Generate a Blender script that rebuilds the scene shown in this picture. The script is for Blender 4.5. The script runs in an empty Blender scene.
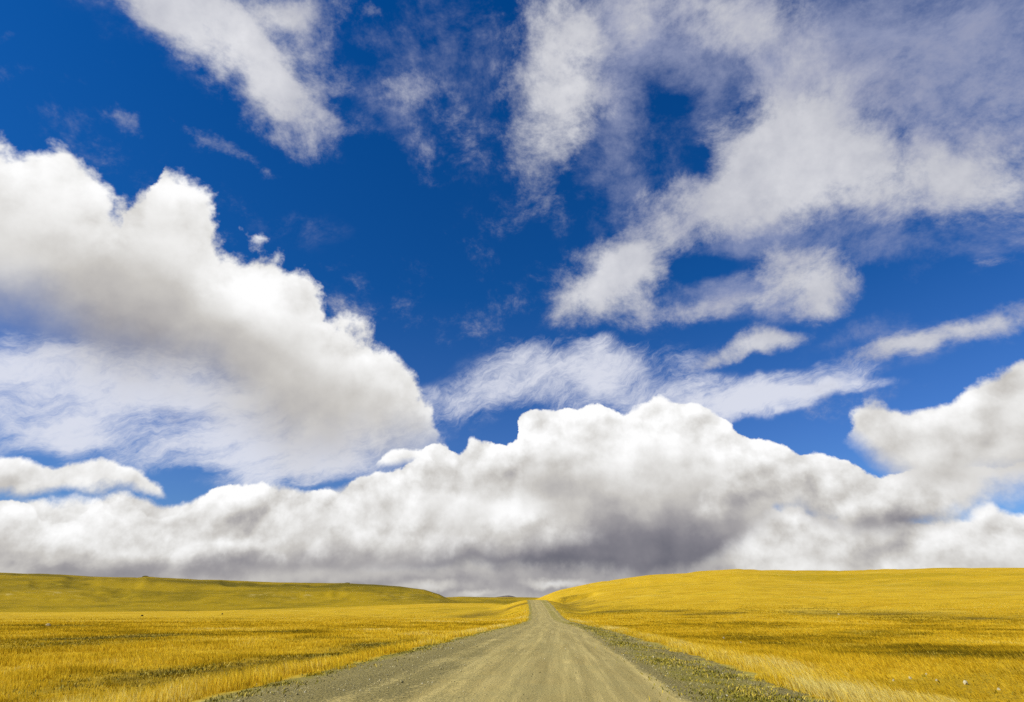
import bpy, bmesh, math, random
import numpy as np
from mathutils import Vector, Matrix, Euler, noise as mnoise

R = math.radians
scene = bpy.context.scene
FOC = 569.0                       # focal length in pixels of a 1024 px wide frame (20 mm on full frame)
PITCH, YAW = 24.7, 4.4           # the camera looks up, and a little left of the road (+Y)
CAM_H = 1.50
CAM_X = 1.30                      # the photographer stands right of the middle of the road
SUN_AZ, SUN_EL = -118.0, 36.0     # compass style: degrees clockwise from +Y

# ------------------------------------------------------------------ camera
cam = bpy.data.cameras.new('camera')
cam.sensor_width = 36.0
cam.lens = FOC / 1024 * 36
cam.clip_start = 0.05
cam.clip_end = 60000
cam_ob = bpy.data.objects.new('camera', cam)
scene.collection.objects.link(cam_ob)
CAMROT = Euler((R(90 + PITCH), 0, R(YAW)), 'XYZ').to_matrix()
cam_ob.rotation_euler = (R(90 + PITCH), 0, R(YAW))
scene.camera = cam_ob


def ray(px, py):
    """measured spot of the photograph -> compass direction (unit vector, world)"""
    return (CAMROT @ Vector((px - 512, 351 - py, -FOC))).normalized()


def azel(px, py):
    d = ray(px, py)
    return math.degrees(math.atan2(d.x, d.y)), math.degrees(math.asin(d.z))


# ------------------------------------------------------------------ node helpers
class Nt:
    def __init__(self, tree):
        self.t = tree

    def new(self, typ, **kw):
        n = self.t.nodes.new(typ)
        for k, v in kw.items():
            setattr(n, k, v)
        return n

    def put(self, sock, v):
        if isinstance(v, bpy.types.NodeSocket):
            self.t.links.new(v, sock)
        else:
            sock.default_value = v

    def m(self, op, a, b=0.0, c=0.0, clamp=False):
        n = self.new('ShaderNodeMath', operation=op, use_clamp=clamp)
        self.put(n.inputs[0], a)
        self.put(n.inputs[1], b)
        self.put(n.inputs[2], c)
        return n.outputs[0]

    def add(self, *a):
        r = a[0]
        for x in a[1:]:
            r = self.m('ADD', r, x)
        return r

    def sub(self, a, b): return self.m('SUBTRACT', a, b)
    def mul(self, a, b): return self.m('MULTIPLY', a, b)
    def ma(self, a, b, c): return self.m('MULTIPLY_ADD', a, b, c)

    def v(self, op, a, b=None, s=None):
        n = self.new('ShaderNodeVectorMath', operation=op)
        self.put(n.inputs[0], a)
        if b is not None:
            self.put(n.inputs[1], b)
        if s is not None:
            self.put(n.inputs['Scale'], s)
        return n.outputs['Value'] if op in ('LENGTH', 'DOT_PRODUCT') else n.outputs[0]

    def xyz(self, x, y, z):
        n = self.new('ShaderNodeCombineXYZ')
        for i, q in enumerate((x, y, z)):
            self.put(n.inputs[i], q)
        return n.outputs[0]

    def sep(self, v):
        n = self.new('ShaderNodeSeparateXYZ')
        self.put(n.inputs[0], v)
        return n.outputs

    def noise(self, vec, scale, detail=5, rough=0.55, dist=0.0, typ='FBM', norm=True, lac=2.0, col=False):
        n = self.new('ShaderNodeTexNoise', noise_type=typ, normalize=norm)
        self.put(n.inputs['Vector'], vec)
        self.put(n.inputs['Scale'], scale)
        n.inputs['Detail'].default_value = detail
        n.inputs['Roughness'].default_value = rough
        n.inputs['Lacunarity'].default_value = lac
        n.inputs['Distortion'].default_value = dist
        return n.outputs['Color' if col else 0]

    def voro(self, vec, scale, detail=0, rough=0.5, feat='F1', smooth=0.3, norm=False, out='Distance', rand=1.0):
        n = self.new('ShaderNodeTexVoronoi', feature=feat, normalize=norm)
        self.put(n.inputs['Vector'], vec)
        self.put(n.inputs['Scale'], scale)
        n.inputs['Detail'].default_value = detail
        n.inputs['Roughness'].default_value = rough
        n.inputs['Randomness'].default_value = rand
        if feat == 'SMOOTH_F1':
            n.inputs['Smoothness'].default_value = smooth
        return n.outputs[out]

    def ss(self, x, lo, hi, a=0.0, b=1.0, interp='SMOOTHSTEP'):
        n = self.new('ShaderNodeMapRange', interpolation_type=interp)
        self.put(n.inputs[0], x)
        for i, q in enumerate((lo, hi, a, b)):
            self.put(n.inputs[1 + i], q)
        return n.outputs[0]

    def lin(self, x, lo, hi, a=0.0, b=1.0): return self.ss(x, lo, hi, a, b, 'LINEAR')

    def ramp(self, x, stops, interp='LINEAR'):
        n = self.new('ShaderNodeValToRGB')
        n.color_ramp.interpolation = interp
        el = n.color_ramp.elements
        while len(el) < len(stops):
            el.new(0.5)
        for e, (p, c) in zip(el, stops):
            e.position = p
            e.color = (*c, 1)
        self.put(n.inputs[0], x)
        return n.outputs[0]

    def mix(self, f, a, b, mode='MIX'):
        n = self.new('ShaderNodeMix', data_type='RGBA', blend_type=mode)
        self.put(n.inputs[0], f)
        for i, q in ((6, a), (7, b)):
            if not isinstance(q, bpy.types.NodeSocket):
                q = (*q, 1)
            self.put(n.inputs[i], q)
        return n.outputs[2]

    def curve(self, x, pts, x0, x1, y0, y1):
        """piecewise curve through (x, y) points, evaluated at x"""
        n = self.new('ShaderNodeFloatCurve')
        c = n.mapping.curves[0]
        pts = sorted(pts)
        P = [((px - x0) / (x1 - x0), (py - y0) / (y1 - y0)) for px, py in pts]
        c.points[0].location = P[0]
        c.points[1].location = P[-1]
        for p in P[1:-1]:
            c.points.new(*p)
        for p in c.points:
            p.handle_type = 'VECTOR'
        n.mapping.update()
        self.put(n.inputs['Value'], self.lin(x, x0, x1))
        return self.ma(n.outputs[0], y1 - y0, y0)


def srgb(r, g, b):
    return tuple(((c / 255 + 0.055) / 1.055) ** 2.4 if c > 10 else c / 255 / 12.92 for c in (r, g, b))


# ------------------------------------------------------------------ sky
world = bpy.data.worlds.new('World')
world.use_nodes = True
wt = world.node_tree
wt.nodes.clear()
W = Nt(wt)
SKY_STRENGTH = 0.1

D = W.v('NORMALIZE', W.new('ShaderNodeTexCoord').outputs['Generated'])


# a conformal chart of the sky (stereographic, centred 24 degrees above the road) in which soft patches are placed
CH = R(24.3)


def chart(d):
    y = d.y * math.cos(CH) + d.z * math.sin(CH)
    z = -d.y * math.sin(CH) + d.z * math.cos(CH)
    return Vector((d.x / (1 + y), z / (1 + y), 0))


def chart_node(vec):
    y = W.v('DOT_PRODUCT', vec, (0, math.cos(CH), math.sin(CH)))
    z = W.v('DOT_PRODUCT', vec, (0, -math.sin(CH), math.cos(CH)))
    k = W.m('DIVIDE', 1.0, W.m('MAXIMUM', W.add(y, 1.0), 0.02))
    return W.v('SCALE', W.xyz(W.sep(vec)[0], z, 0.0), s=k)


def patch_group():
    """one soft elliptic patch added to a running sum"""
    t = bpy.data.node_groups.new('soft_patch', 'ShaderNodeTree')
    for nm, ty in (('Chart', 'NodeSocketVector'), ('Size', 'NodeSocketVector'), ('Shift', 'NodeSocketVector'), ('Amount', 'NodeSocketFloat'), ('Sum', 'NodeSocketFloat')):
        t.interface.new_socket(nm, in_out='INPUT', socket_type=ty)
    t.interface.new_socket('Sum', in_out='OUTPUT', socket_type='NodeSocketFloat')
    P = Nt(t)
    gi, go = P.new('NodeGroupInput'), P.new('NodeGroupOutput')
    n = P.new('ShaderNodeVectorMath', operation='MULTIPLY_ADD')
    for i in range(3):
        t.links.new(gi.outputs[i], n.inputs[i])
    f = P.m('SUBTRACT', 1.0, P.v('DOT_PRODUCT', n.outputs[0], n.outputs[0]), clamp=True)
    t.links.new(P.ma(P.mul(f, f), gi.outputs[3], gi.outputs[4]), go.inputs[0])
    return t


PATCH = patch_group()
_turned = {}


def turned(key, vec, a):
    """the chart turned by a (degrees), shared by all patches that lie at that slant"""
    if (key, a) not in _turned:
        c, s_ = math.cos(R(a)), math.sin(R(a))
        p = _turned.setdefault((key, 'p'), chart_node(vec))
        _turned[(key, a)] = p if a == 0 else W.xyz(W.v('DOT_PRODUCT', p, (c, s_, 0)), W.v('DOT_PRODUCT', p, (-s_, c, 0)), 0.0)
    return _turned[(key, a)]


def splats(vec, items, start=0.0):
    """sum of soft elliptic patches on the sky; item = (x, y, rx, ry, slant, amount)"""
    acc = start
    for px, py, rx, ry, rot, amt in items:
        p0 = chart(ray(px, py))
        ex = chart(ray(px + 4, py)) - p0
        rot_c = math.degrees(math.atan2(ex.y, ex.x)) + rot
        q = 15 * round(rot_c / 15)
        if abs(rx - ry) < 0.35 * max(rx, ry):
            q = 0
        k = ex.length / 4 * 1.6
        c, s_ = math.cos(R(q)), math.sin(R(q))
        x0, y0 = p0.x * c + p0.y * s_, -p0.x * s_ + p0.y * c
        sx, sy = 1 / (rx * k), 1 / (ry * k)
        n = W.new('ShaderNodeGroup')
        n.node_tree = PATCH
        n.inputs[1].default_value = (sx, sy, 0)
        n.inputs[2].default_value = (-x0 * sx, -y0 * sy, 0)
        n.inputs[3].default_value = amt
        wt.links.new(turned(id(vec.node), vec, q), n.inputs[0])
        W.put(n.inputs[4], acc)
        acc = n.outputs[0]
    return acc


def az_el(vec):
    s = W.sep(vec)
    a = W.mul(W.m('ARCTAN2', s[0], s[1]), 57.29578)
    e = W.mul(W.m('ARCSINE', s[2]), 57.29578)
    return a, e


def profile(a, pts):
    """outline of a cloud measured along the horizon: compass angle -> elevation"""
    q = [azel(*p) for p in pts]
    q = sorted(q)
    return W.curve(a, [(-70, q[0][1])] + q + [(70, q[-1][1])], -70, 70, -5, 60)


def warp(vec, scale, amt, detail=5, rough=0.55, dist=0.0):
    c = W.noise(vec, scale, detail, rough, dist, col=True)
    c = W.v('SUBTRACT', c, (0.5, 0.5, 0.5))
    return W.v('ADD', vec, W.v('SCALE', c, s=amt))


def over(base, alpha, col):
    return W.mix(alpha, base, col)


G = 1.0 / SKY_STRENGTH


def cloud_ramp(t):
    k = lambda *c: tuple(x * G for x in srgb(*c))
    n = W.ramp(t, [(0.0, srgb(108, 108, 119)), (0.22, srgb(133, 131, 139)), (0.42, srgb(164, 161, 163)),
                   (0.62, srgb(201, 198, 194)), (0.8, srgb(230, 229, 227)), (1.0, srgb(255, 255, 255))])
    return W.v('SCALE', n, s=G)


def high_ramp(t):
    n = W.ramp(t, [(0.0, srgb(120, 126, 160)), (0.35, srgb(164, 168, 190)), (0.6, srgb(200, 201, 208)), (0.85, srgb(228, 228, 231)), (1.0, srgb(246, 246, 248))])
    return W.v('SCALE', n, s=G)


# blue air
sky = W.new('ShaderNodeTexSky', sky_type='NISHITA')
sky.sun_disc = False
sky.sun_elevation = R(SUN_EL)
sky.sun_rotation = R(SUN_AZ)
sky.air_density = 1.0
sky.dust_density = 0.2
sky.ozone_density = 3.0
_, EL = az_el(D)
tint = W.ramp(W.lin(EL, 0, 60), [(0.0, (0.50, 0.68, 0.96)), (0.25, (0.33, 0.60, 1.06)), (0.5, (0.07, 0.50, 1.04)), (1.0, (0.0, 0.48, 1.10))])
col = W.mix(1.0, sky.outputs[0], tint, 'MULTIPLY')

# shared fields
Dw = warp(D, 7.0, 0.075, 5, 0.58, 0.0)          # ragged outlines
fbm = W.noise(D, 11.0, 5.5, 0.6, 0.08)
fbm_s = W.noise(W.v('ADD', D, (-0.016, 0.0, 0.019)), 11.0, 5, 0.6, 0.08)

# --- high feathery streaks
upl = W.noise(W.v('ADD', D, (4.2, 1.1, 0)), 3.2, 3, 0.55, 0.0)
st = W.new('ShaderNodeMapping', vector_type='TEXTURE')
W.put(st.inputs['Vector'], warp(D, 3.0, 0.17, 6, 0.62))
st.inputs['Rotation'].default_value = (0, R(-24), R(0))
st.inputs['Scale'].default_value = (1.0, 1.0, 0.24)
streak = W.noise(st.outputs[0], 7.0, 6, 0.72, 0.0)
cov = splats(Dw, [
    (40, 385, 170, 60, 0, .66), (190, 405, 160, 56, 0, .66), (330, 430, 110, 45, 10, .66), (60, 440, 60, 12, 0, .35), (20, 360, 60, 30, 0, .3),
    (250, 455, 130, 26, 5, .55), (130, 375, 150, 40, 0, .3), (500, 375, 60, 28, 15, .40), (560, 376, 70, 34, 0, .60), (625, 370, 60, 30, 0, .50), (600, 360, 120, 26, 0, .2),
    (690, 400, 85, 20, 4, .75), (770, 394, 100, 15, 12, .85), (835, 386, 60, 7, 6, .6), (790, 372, 50, 8, 14, .3), (470, 400, 40, 25, 0, .3),
    (122, 412, 24, 12, 0, -.3), (190, 472, 50, 9, 0, -.3), (30, 438, 34, 7, 0, -.25), (330, 470, 60, 14, 10, .3), (90, 440, 90, 20, 0, .25),
])
a = W.mul(W.ss(W.add(cov, W.ma(streak, 2.5, -1.25), W.ma(fbm, 1.2, -.6), W.ma(upl, 1.0, -.5)), -0.1, 1.25), W.ss(cov, 0.04, 0.34))
a = W.mul(a, 0.86)
col = over(col, a, tuple(c * G for c in srgb(230, 232, 241)))

# --- thin veil and broken clouds high up
upn = W.noise(W.v('MULTIPLY', D, (1, 1, 1.25)), 7.5, 6.5, 0.70, 0.15)
veil = splats(Dw, [
    (800, 70, 260, 110, 0, .50), (960, 60, 160, 140, 0, .42), (600, 40, 120, 60, 0, .42), (620, 170, 60, 50, 0, .45), (860, 220, 200, 40, 0, .45), (720, 225, 120, 34, 0, .2), (705, 262, 46, 14, 0, -.3), (880, 300, 40, 30, 0, -.2),
    (700, 300, 110, 24, 5, .40), (830, 280, 130, 36, 0, .30), (945, 245, 80, 22, 8, .32), (440, 110, 60, 80, 10, .30), (470, 25, 90, 45, 0, .34), (662, 115, 30, 56, 12, -.30), (700, 150, 24, 24, 0, -.15),
    (250, 60, 150, 60, -40, .30), (215, 146, 70, 16, -28, .30), (330, 60, 60, 60, 0, .25), (950, 340, 100, 26, 14, .35), (300, 230, 50, 20, 0, .2), (870, 330, 60, 14, 14, .25),
])
va = W.mul(W.ss(W.add(veil, W.ma(upn, 2.0, -1.0), W.ma(upl, 1.0, -0.5)), 0.0, 1.0), W.ss(veil, 0.0, 0.2))
col = over(col, W.mul(va, 0.72), tuple(c * G for c in srgb(168, 174, 200)))
up = splats(Dw, [
    (550, 95, 46, 100, 0, .85), (600, 15, 90, 30, 0, .60), (575, 60, 50, 60, 0, .25), (740, 18, 90, 34, 0, .62), (805, 120, 80, 60, 30, .75),
    (760, 165, 90, 55, 0, .55), (830, 180, 140, 50, 0, .75), (960, 185, 110, 50, 0, .70), (930, 60, 150, 85, 0, .18), (880, 110, 110, 60, 0, .35),
    (690, 212, 62, 30, 10, .72), (605, 285, 46, 36, 45, 1.0), (590, 300, 40, 18, 30, .3), (650, 248, 56, 22, 30, .65), (805, 270, 62, 34, -28, .85), (835, 300, 50, 26, 0, .5),
    (745, 350, 50, 12, 22, .75), (770, 335, 30, 10, 0, .3), (700, 308, 60, 12, 8, .36), (705, 258, 46, 15, 0, -.55), (800, 236, 60, 10, 0, -.35), (880, 300, 24, 40, 0, -.3), (960, 332, 95, 17, 17, .95),
    (900, 350, 36, 12, 10, .5), (975, 262, 36, 8, 5, .30), (662, 112, 26, 54, 14, -.42), (690, 150, 24, 24, 0, -.2), (712, 165, 24, 20, 0, -.5), (715, 95, 18, 14, 0, -.3), (610, 20, 14, 14, 0, -.4), (600, 170, 40, 40, 0, -.35),
    (780, 65, 14, 12, 0, -.3), (960, 140, 22, 14, 0, -.15), (860, 15, 60, 30, 0, -.3), (740, 235, 60, 12, 0, -.2),
    (172, 4, 60, 36, -40, .85), (235, 50, 100, 44, -42, 1.0), (290, 100, 50, 28, -40, .75), (300, 6, 60, 18, 0, .6), (318, 50, 24, 40, 30, .5), (335, 95, 20, 24, 0, .35),
    (272, 40, 14, 18, 0, -.35), (262, 20, 40, 24, 0, .3), (440, 110, 30, 60, 20, .24), (480, 20, 50, 30, 0, .22),
    (218, 144, 50, 11, -28, .52), (122, 112, 13, 26, 25, .38), (306, 226, 30, 12, 0, .14), (368, 4, 10, 12, 0, .3), (0, 36, 14, 8, 0, .2),
    (355, 130, 40, 10, -10, .2), (400, 85, 30, 20, 0, .2), (430, 170, 14, 34, 10, .2),
])
upd = W.add(up, W.ma(upn, 3.2, -1.6), W.ma(upl, 1.0, -0.5))
ua = W.mul(W.ss(upd, -0.05, 1.12), W.ss(W.add(up, W.ma(upn, 0.9, -0.45)), 0.03, 0.32))
thick = splats(D, [(790, 140, 90, 60, 0, .10), (870, 195, 160, 34, 0, .12), (230, 45, 90, 50, -30, .26), (550, 100, 50, 90, 0, .18), (815, 160, 90, 40, 0, .08), (600, 285, 50, 40, 0, .06),
                    (950, 60, 150, 75, 0, -.24), (600, 280, 60, 40, 0, .16), (815, 290, 80, 36, 0, .08), (1000, 210, 60, 40, 0, .08), (880, 150, 220, 90, 0, -.05),
                    (950, 338, 90, 30, 0, .14), (750, 350, 60, 20, 0, .12)], 0.50)
shade = W.add(thick, W.mul(W.sub(fbm, fbm_s), 0.55), W.ma(W.ss(upd, 0.3, 1.4), 0.12, -0.04))
col = over(col, W.mul(ua, 0.9), high_ramp(shade))


# fields shared by the heaped clouds: a ragged warp, rounded puffs and fine wisps, each also sampled a step towards the light
OFF = (-0.016, 0.0, 0.019)
wv = W.noise(D, 10.0, 6, 0.66, 0.0, col=True)
Dl = W.v('ADD', D, W.v('SCALE', W.v('SUBTRACT', wv, (0.5, 0.5, 0.5)), s=0.040))
A_, E_ = az_el(Dl)
Dp = W.v('MULTIPLY', Dl, (1, 1, 1.3))
Dq = W.v('ADD', Dp, OFF)
PB = W.voro(Dp, 12.0, 1.0, 0.5, 'F1')
PB1 = W.voro(Dq, 12.0, 1.0, 0.5, 'F1')
F0 = fbm
F1 = fbm_s
LOW = W.noise(W.v('MULTIPLY', D, (1, 1, 1.6)), 4.5, 3, 0.5, 0.0)
REL = W.add(W.mul(W.sub(PB1, PB), 0.46), W.mul(W.sub(F0, F1), 0.95))


def heap(col, top, soft=0.5, relief=1.0, bump=2.2, ragged=1.5, bright=(), base=None, base_soft=2.0,
         grad=None, b0=0.5, opac=1.0, rimw=0.05, lowamp=9.0, base_rag=3.0, body=None):
    """one heaped cloud: an outline against the sky, rounded relief lit from the upper left, a softer base"""
    d = W.sub(profile(A_, top), E_)                       # degrees below the outline
    dn = W.add(d, W.ma(PB, -bump, bump * 0.42), W.ma(F0, ragged, -ragged * 0.5))
    alpha = W.ss(dn, 0.0, soft)
    if base is not None:
        b = W.sub(E_, profile(A_, base))
        b = W.add(b, W.ma(F0, base_rag, -base_rag / 2))
        alpha = W.mul(alpha, W.ss(b, 0.0, base_soft))
    dg = dn if body is None else W.add(W.sub(profile(A_, body), E_), W.ma(F0, ragged, -ragged * 0.5))   # broad form that sets the shading
    g = W.curve(W.add(dg, W.ma(LOW, lowamp, -lowamp / 2), W.ma(PB, -1.2, 0.5)), grad, -5, 40, 0, 1)
    fade = W.ss(dn, 0.5, 8.0, 1.0, 0.32)
    rim = W.ss(dn, 0.0, 1.5, rimw, 0.0)
    sh = splats(Dl, bright, b0 - 0.5)
    t = W.add(g, sh, W.mul(W.mul(REL, relief * 1.1), fade), rim, W.ma(F0, 0.20, -0.10))
    return over(col, W.mul(alpha, opac), cloud_ramp(t))


# --- the big cloud on the left
col = heap(col, [(-120, 115), (0, 130), (15, 138), (28, 146), (38, 138), (60, 131), (78, 138), (100, 158), (110, 174), (120, 190), (135, 197),
                 (150, 190), (156, 172), (168, 158), (186, 160), (205, 174), (213, 192), (217, 216), (226, 232), (242, 240), (262, 238),
                 (278, 240), (292, 252), (312, 260), (322, 280), (330, 308), (350, 314), (374, 322), (392, 340), (412, 366), (428, 398),
                 (446, 432), (470, 470), (520, 520)],
           soft=1.5, bump=1.0, ragged=8.5, relief=.5, b0=.5,
           body=[(-120, 110), (0, 120), (60, 136), (110, 152), (160, 174), (210, 206), (260, 238), (310, 276), (360, 320), (400, 362), (430, 405), (470, 470), (520, 520)],
           base=[(-120, 355), (0, 362), (40, 384), (80, 408), (120, 420), (190, 428), (230, 462), (280, 496), (330, 500), (400, 490), (450, 490)], base_soft=9.0,
           grad=[(-5, .84), (0, .84), (3, .80), (7, .71), (12, .60), (18, .51), (24, .46), (30, .44), (40, .42)],
           bright=[(60, 190, 100, 50, -30, .08), (10, 250, 60, 60, 0, .10), (120, 300, 110, 60, -15, -.12), (190, 350, 90, 34, -10, -.10), (60, 200, 80, 40, -30, .06), (230, 290, 60, 26, -30, .06), (340, 345, 50, 30, -30, .06), (400, 420, 50, 30, -45, -.08), (330, 350, 60, 24, -30, .05), (250, 300, 50, 30, -30, .10),
                   (235, 280, 70, 24, -30, .10), (190, 195, 30, 40, 0, .10), (290, 400, 80, 30, -40, -.04), (380, 400, 50, 30, -45, -.03)], rimw=.02)

# --- far bank close to the horizon
col = heap(col, [(-300, 480), (0, 486), (100, 492), (180, 486), (230, 480), (300, 484), (360, 476), (450, 500), (560, 500), (740, 506), (800, 500), (870, 506), (900, 508),
                 (960, 508), (985, 500), (1024, 505), (1200, 490)],
           soft=.7, bump=1.4, ragged=1.6, relief=.9, lowamp=6,
           grad=[(-5, .85), (0, .84), (2, .80), (5, .74), (8, .66), (10, .58), (40, .5)],
           bright=[(850, 540, 120, 22, 0, -.04), (815, 512, 40, 12, 0, .18), (760, 545, 30, 10, 0, .14), (890, 545, 60, 9, 5, -.12), (970, 515, 60, 12, 0, .14), (960, 560, 80, 14, 0, -.12), (470, 586, 260, 14, 0, -.34), (430, 586, 34, 5, 0, .30), (560, 584, 30, 4, 0, .34), (475, 592, 20, 3, 0, .2), (700, 568, 60, 8, 0, -.1)])
# --- left: a long lobe, then the bank below it
col = heap(col, [(-300, 440), (0, 451), (40, 455), (60, 456), (75, 454), (105, 452), (125, 462), (145, 469), (163, 478), (174, 490), (184, 540), (300, 600)],
           soft=.5, bump=.8, ragged=.9, relief=.7, lowamp=3, base=[(-300, 500), (0, 499), (60, 497), (130, 499), (180, 503)], base_soft=1.2,
           grad=[(-5, .86), (0, .86), (1.2, .76), (3.0, .62), (5, .52), (40, .45)])
# --- the great bank in the middle
col = heap(col, [(-300, 480), (0, 484), (30, 490), (50, 506), (72, 507), (95, 499), (120, 497), (165, 502), (188, 495), (210, 483), (235, 480), (262, 484), (285, 492), (300, 488), (318, 482), (345, 480), (362, 472), (380, 464), (400, 460), (420, 455), (430, 440), (445, 434), (456, 444), (472, 434), (492, 431), (508, 435), (517, 430), (522, 412), (534, 402), (556, 400), (574, 398), (588, 390), (604, 395),
                 (622, 402), (640, 396), (655, 388), (668, 393), (692, 400), (722, 413), (746, 430), (780, 443), (812, 449), (832, 457), (860, 461),
                 (890, 460), (920, 456), (960, 454), (1000, 456), (1024, 460), (1100, 470)],
           soft=.32, bump=1.7, ragged=2.0, relief=.95, lowamp=4.5, base_rag=4.5,
           base=[(-300, 615), (0, 612), (200, 606), (300, 596), (370, 585), (420, 584), (480, 584), (560, 586), (640, 590), (690, 588), (725, 574), (760, 548), (785, 526), (805, 522), (830, 534), (870, 545), (905, 548), (945, 541), (970, 526), (990, 508), (1100, 500)], base_soft=2.4,
           grad=[(-5, .97), (0, .95), (1.5, .88), (4.5, .74), (7, .60), (9.0, .48), (11, .34), (13.5, .21), (17, .16), (40, .16)],
           bright=[(590, 420, 90, 24, 0, .04), (490, 465, 60, 24, 0, -.16), (860, 475, 120, 26, -5, -.14), (790, 500, 50, 16, 0, -.10), (960, 500, 60, 20, 0, -.08), (30, 534, 45, 12, 0, .06), (60, 556, 160, 14, 0, -.12), (200, 566, 180, 16, 0, -.26), (60, 574, 160, 9, 0, -.16), (135, 508, 50, 12, 0, .05),
                   (400, 505, 70, 20, 0, .04), (330, 500, 60, 20, 0, -.04), (250, 520, 60, 16, 0, -.06), (535, 522, 60, 24, 0, .34), (440, 500, 60, 20, 0, .04), (660, 550, 110, 26, 0, -.07), (600, 500, 90, 24, 0, .06), (690, 500, 70, 24, 0, .06), (800, 485, 70, 18, 0, .03), (890, 524, 80, 14, 0, -.22), (800, 495, 60, 12, 0, -.10), (580, 455, 110, 26, 0, .15), (650, 465, 80, 26, 0, .10), (180, 520, 240, 40, 0, -.09), (400, 500, 120, 30, 0, -.04), (470, 515, 60, 20, 0, .10), (330, 520, 80, 20, 0, .06), (420, 562, 120, 12, 0, -.12), (560, 470, 50, 12, -20, -.04),
                   (650, 540, 70, 24, 0, -.04), (740, 475, 90, 20, -12, -.04), (830, 485, 90, 14, -5, .06), (890, 525, 80, 14, 0, -.16), (470, 566, 140, 8, 0, -.12), (940, 490, 90, 14, 0, .02)])
# --- nearer swells of the same bank, each with its own lit shoulder
GI = [(-5, .84), (0, .82), (1.5, .76), (3.0, .66), (5.0, .52), (7, .38), (40, .3)]
col = heap(col, [(60, 640), (84, 560), (100, 530), (120, 514), (145, 508), (170, 514), (190, 528), (215, 522), (240, 514), (262, 520), (285, 540), (300, 570), (320, 640)],
           soft=1.2, bump=1.3, ragged=1.2, relief=1.0, lowamp=3, opac=.7, base=[(0, 575), (120, 572), (240, 572), (400, 575)], base_soft=2.5, grad=GI)
col = heap(col, [(270, 640), (292, 560), (310, 538), (335, 520), (360, 508), (385, 504), (410, 500), (440, 506), (462, 518), (480, 512), (505, 502), (530, 500), (556, 506), (585, 514), (615, 526), (645, 544), (675, 562), (700, 600)],
           soft=1.6, bump=1.6, ragged=1.4, relief=1.0, lowamp=3, opac=.58, base=[(200, 575), (350, 572), (450, 572), (520, 566), (580, 552), (640, 535), (700, 520)], base_soft=3.2,
           grad=[(-5, .88), (0, .86), (2.0, .78), (4.0, .64), (6.0, .46), (8, .34), (40, .3)])
col = heap(col, [(640, 640), (676, 520), (700, 486), (724, 466), (750, 456), (780, 462), (808, 474), (840, 480), (880, 484), (920, 492), (960, 500), (990, 520), (1040, 600)],
           soft=1.5, bump=1.5, ragged=1.6, relief=.9, lowamp=3, opac=.72, bright=[(890, 520, 80, 16, 0, -.2), (930, 500, 60, 14, 0, -.08)], base=[(600, 530), (700, 528), (780, 514), (830, 534), (880, 543), (950, 536), (1000, 515), (1100, 500)], base_soft=2.2,
           grad=[(-5, .76), (0, .74), (2.0, .66), (4.0, .54), (6.0, .38), (8, .26), (40, .2)])
# --- cloud at the right edge
col = heap(col, [(700, 560), (820, 470), (842, 432), (850, 410), (862, 398), (876, 393), (892, 398), (908, 402), (930, 398), (950, 388), (972, 376), (1000, 359), (1024, 348), (1200, 330)],
           soft=.75, bump=1.2, ragged=3.2, relief=.6, lowamp=4,
           base=[(780, 425), (835, 436), (850, 450), (870, 468), (900, 490), (940, 512), (980, 514), (1005, 508), (1024, 508), (1200, 505)], base_soft=3.6,
           grad=[(-5, .80), (0, .80), (2, .75), (5, .66), (8, .56), (11, .45), (14, .36), (40, .33)], bright=[(930, 415, 80, 20, 10, .06), (990, 440, 60, 40, 0, .05), (900, 500, 60, 20, 0, .06)])
# --- the small bright head left of the centre
col = heap(col, [(340, 560), (366, 490), (372, 466), (381, 453), (394, 447), (405, 445), (418, 447), (430, 453), (440, 466), (446, 490), (460, 560)],
           soft=.35, bump=.5, ragged=.8, relief=.5, b0=.5, base=[(300, 470), (380, 468), (405, 467), (435, 466), (500, 470)], base_soft=1.0, base_rag=.8, grad=[(-5, .97), (0, .97), (1.2, .92), (4, .85), (40, .5)])

bg = W.new('ShaderNodeBackground')
bg.inputs['Strength'].default_value = SKY_STRENGTH
W.put(bg.inputs['Color'], col)
wo = W.new('ShaderNodeOutputWorld')
wt.links.new(bg.outputs[0], wo.inputs['Surface'])
scene.world = world
world.cycles.sampling_method = 'MANUAL'
world.cycles.sample_map_resolution = 256

# ------------------------------------------------------------------ sun
sl = bpy.data.lights.new('sun', 'SUN')
sl.energy = 4.6
sl.angle = R(0.6)
sl.color = (1.0, 0.95, 0.85)
so = bpy.data.objects.new('sun', sl)
scene.collection.objects.link(so)
sdir = Vector((math.sin(R(SUN_AZ)) * math.cos(R(SUN_EL)), math.cos(R(SUN_AZ)) * math.cos(R(SUN_EL)), math.sin(R(SUN_EL))))
so.rotation_euler = sdir.to_track_quat('Z', 'Y').to_euler()
so.location = (-60, -40, 60)

scene.view_settings.view_transform = 'Standard'
scene.view_settings.look = 'None'
scene.view_settings.exposure = 0
scene.view_settings.gamma = 1
scene.cycles.use_denoising = False
scene.cycles.use_adaptive_sampling = True
scene.cycles.adaptive_threshold = 0.015
scene.cycles.adaptive_min_samples = 16
scene.cycles.max_bounces = 4
scene.cycles.diffuse_bounces = 2
cam_ob.location = (CAM_X, 0.0, CAM_H)

# =================================================================== land
def link(name, me, mat=None, parent=None, kind=None):
    o = bpy.data.objects.new(name, me)
    scene.collection.objects.link(o)
    if mat is not None:
        me.materials.append(mat)
    if parent is not None:
        o.parent = parent
    if kind:
        o['kind'] = kind
    return o


def sstep(x, a, b):
    t = np.clip((x - a) / (b - a), 0, 1)
    return t * t * (3 - 2 * t)


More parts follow.
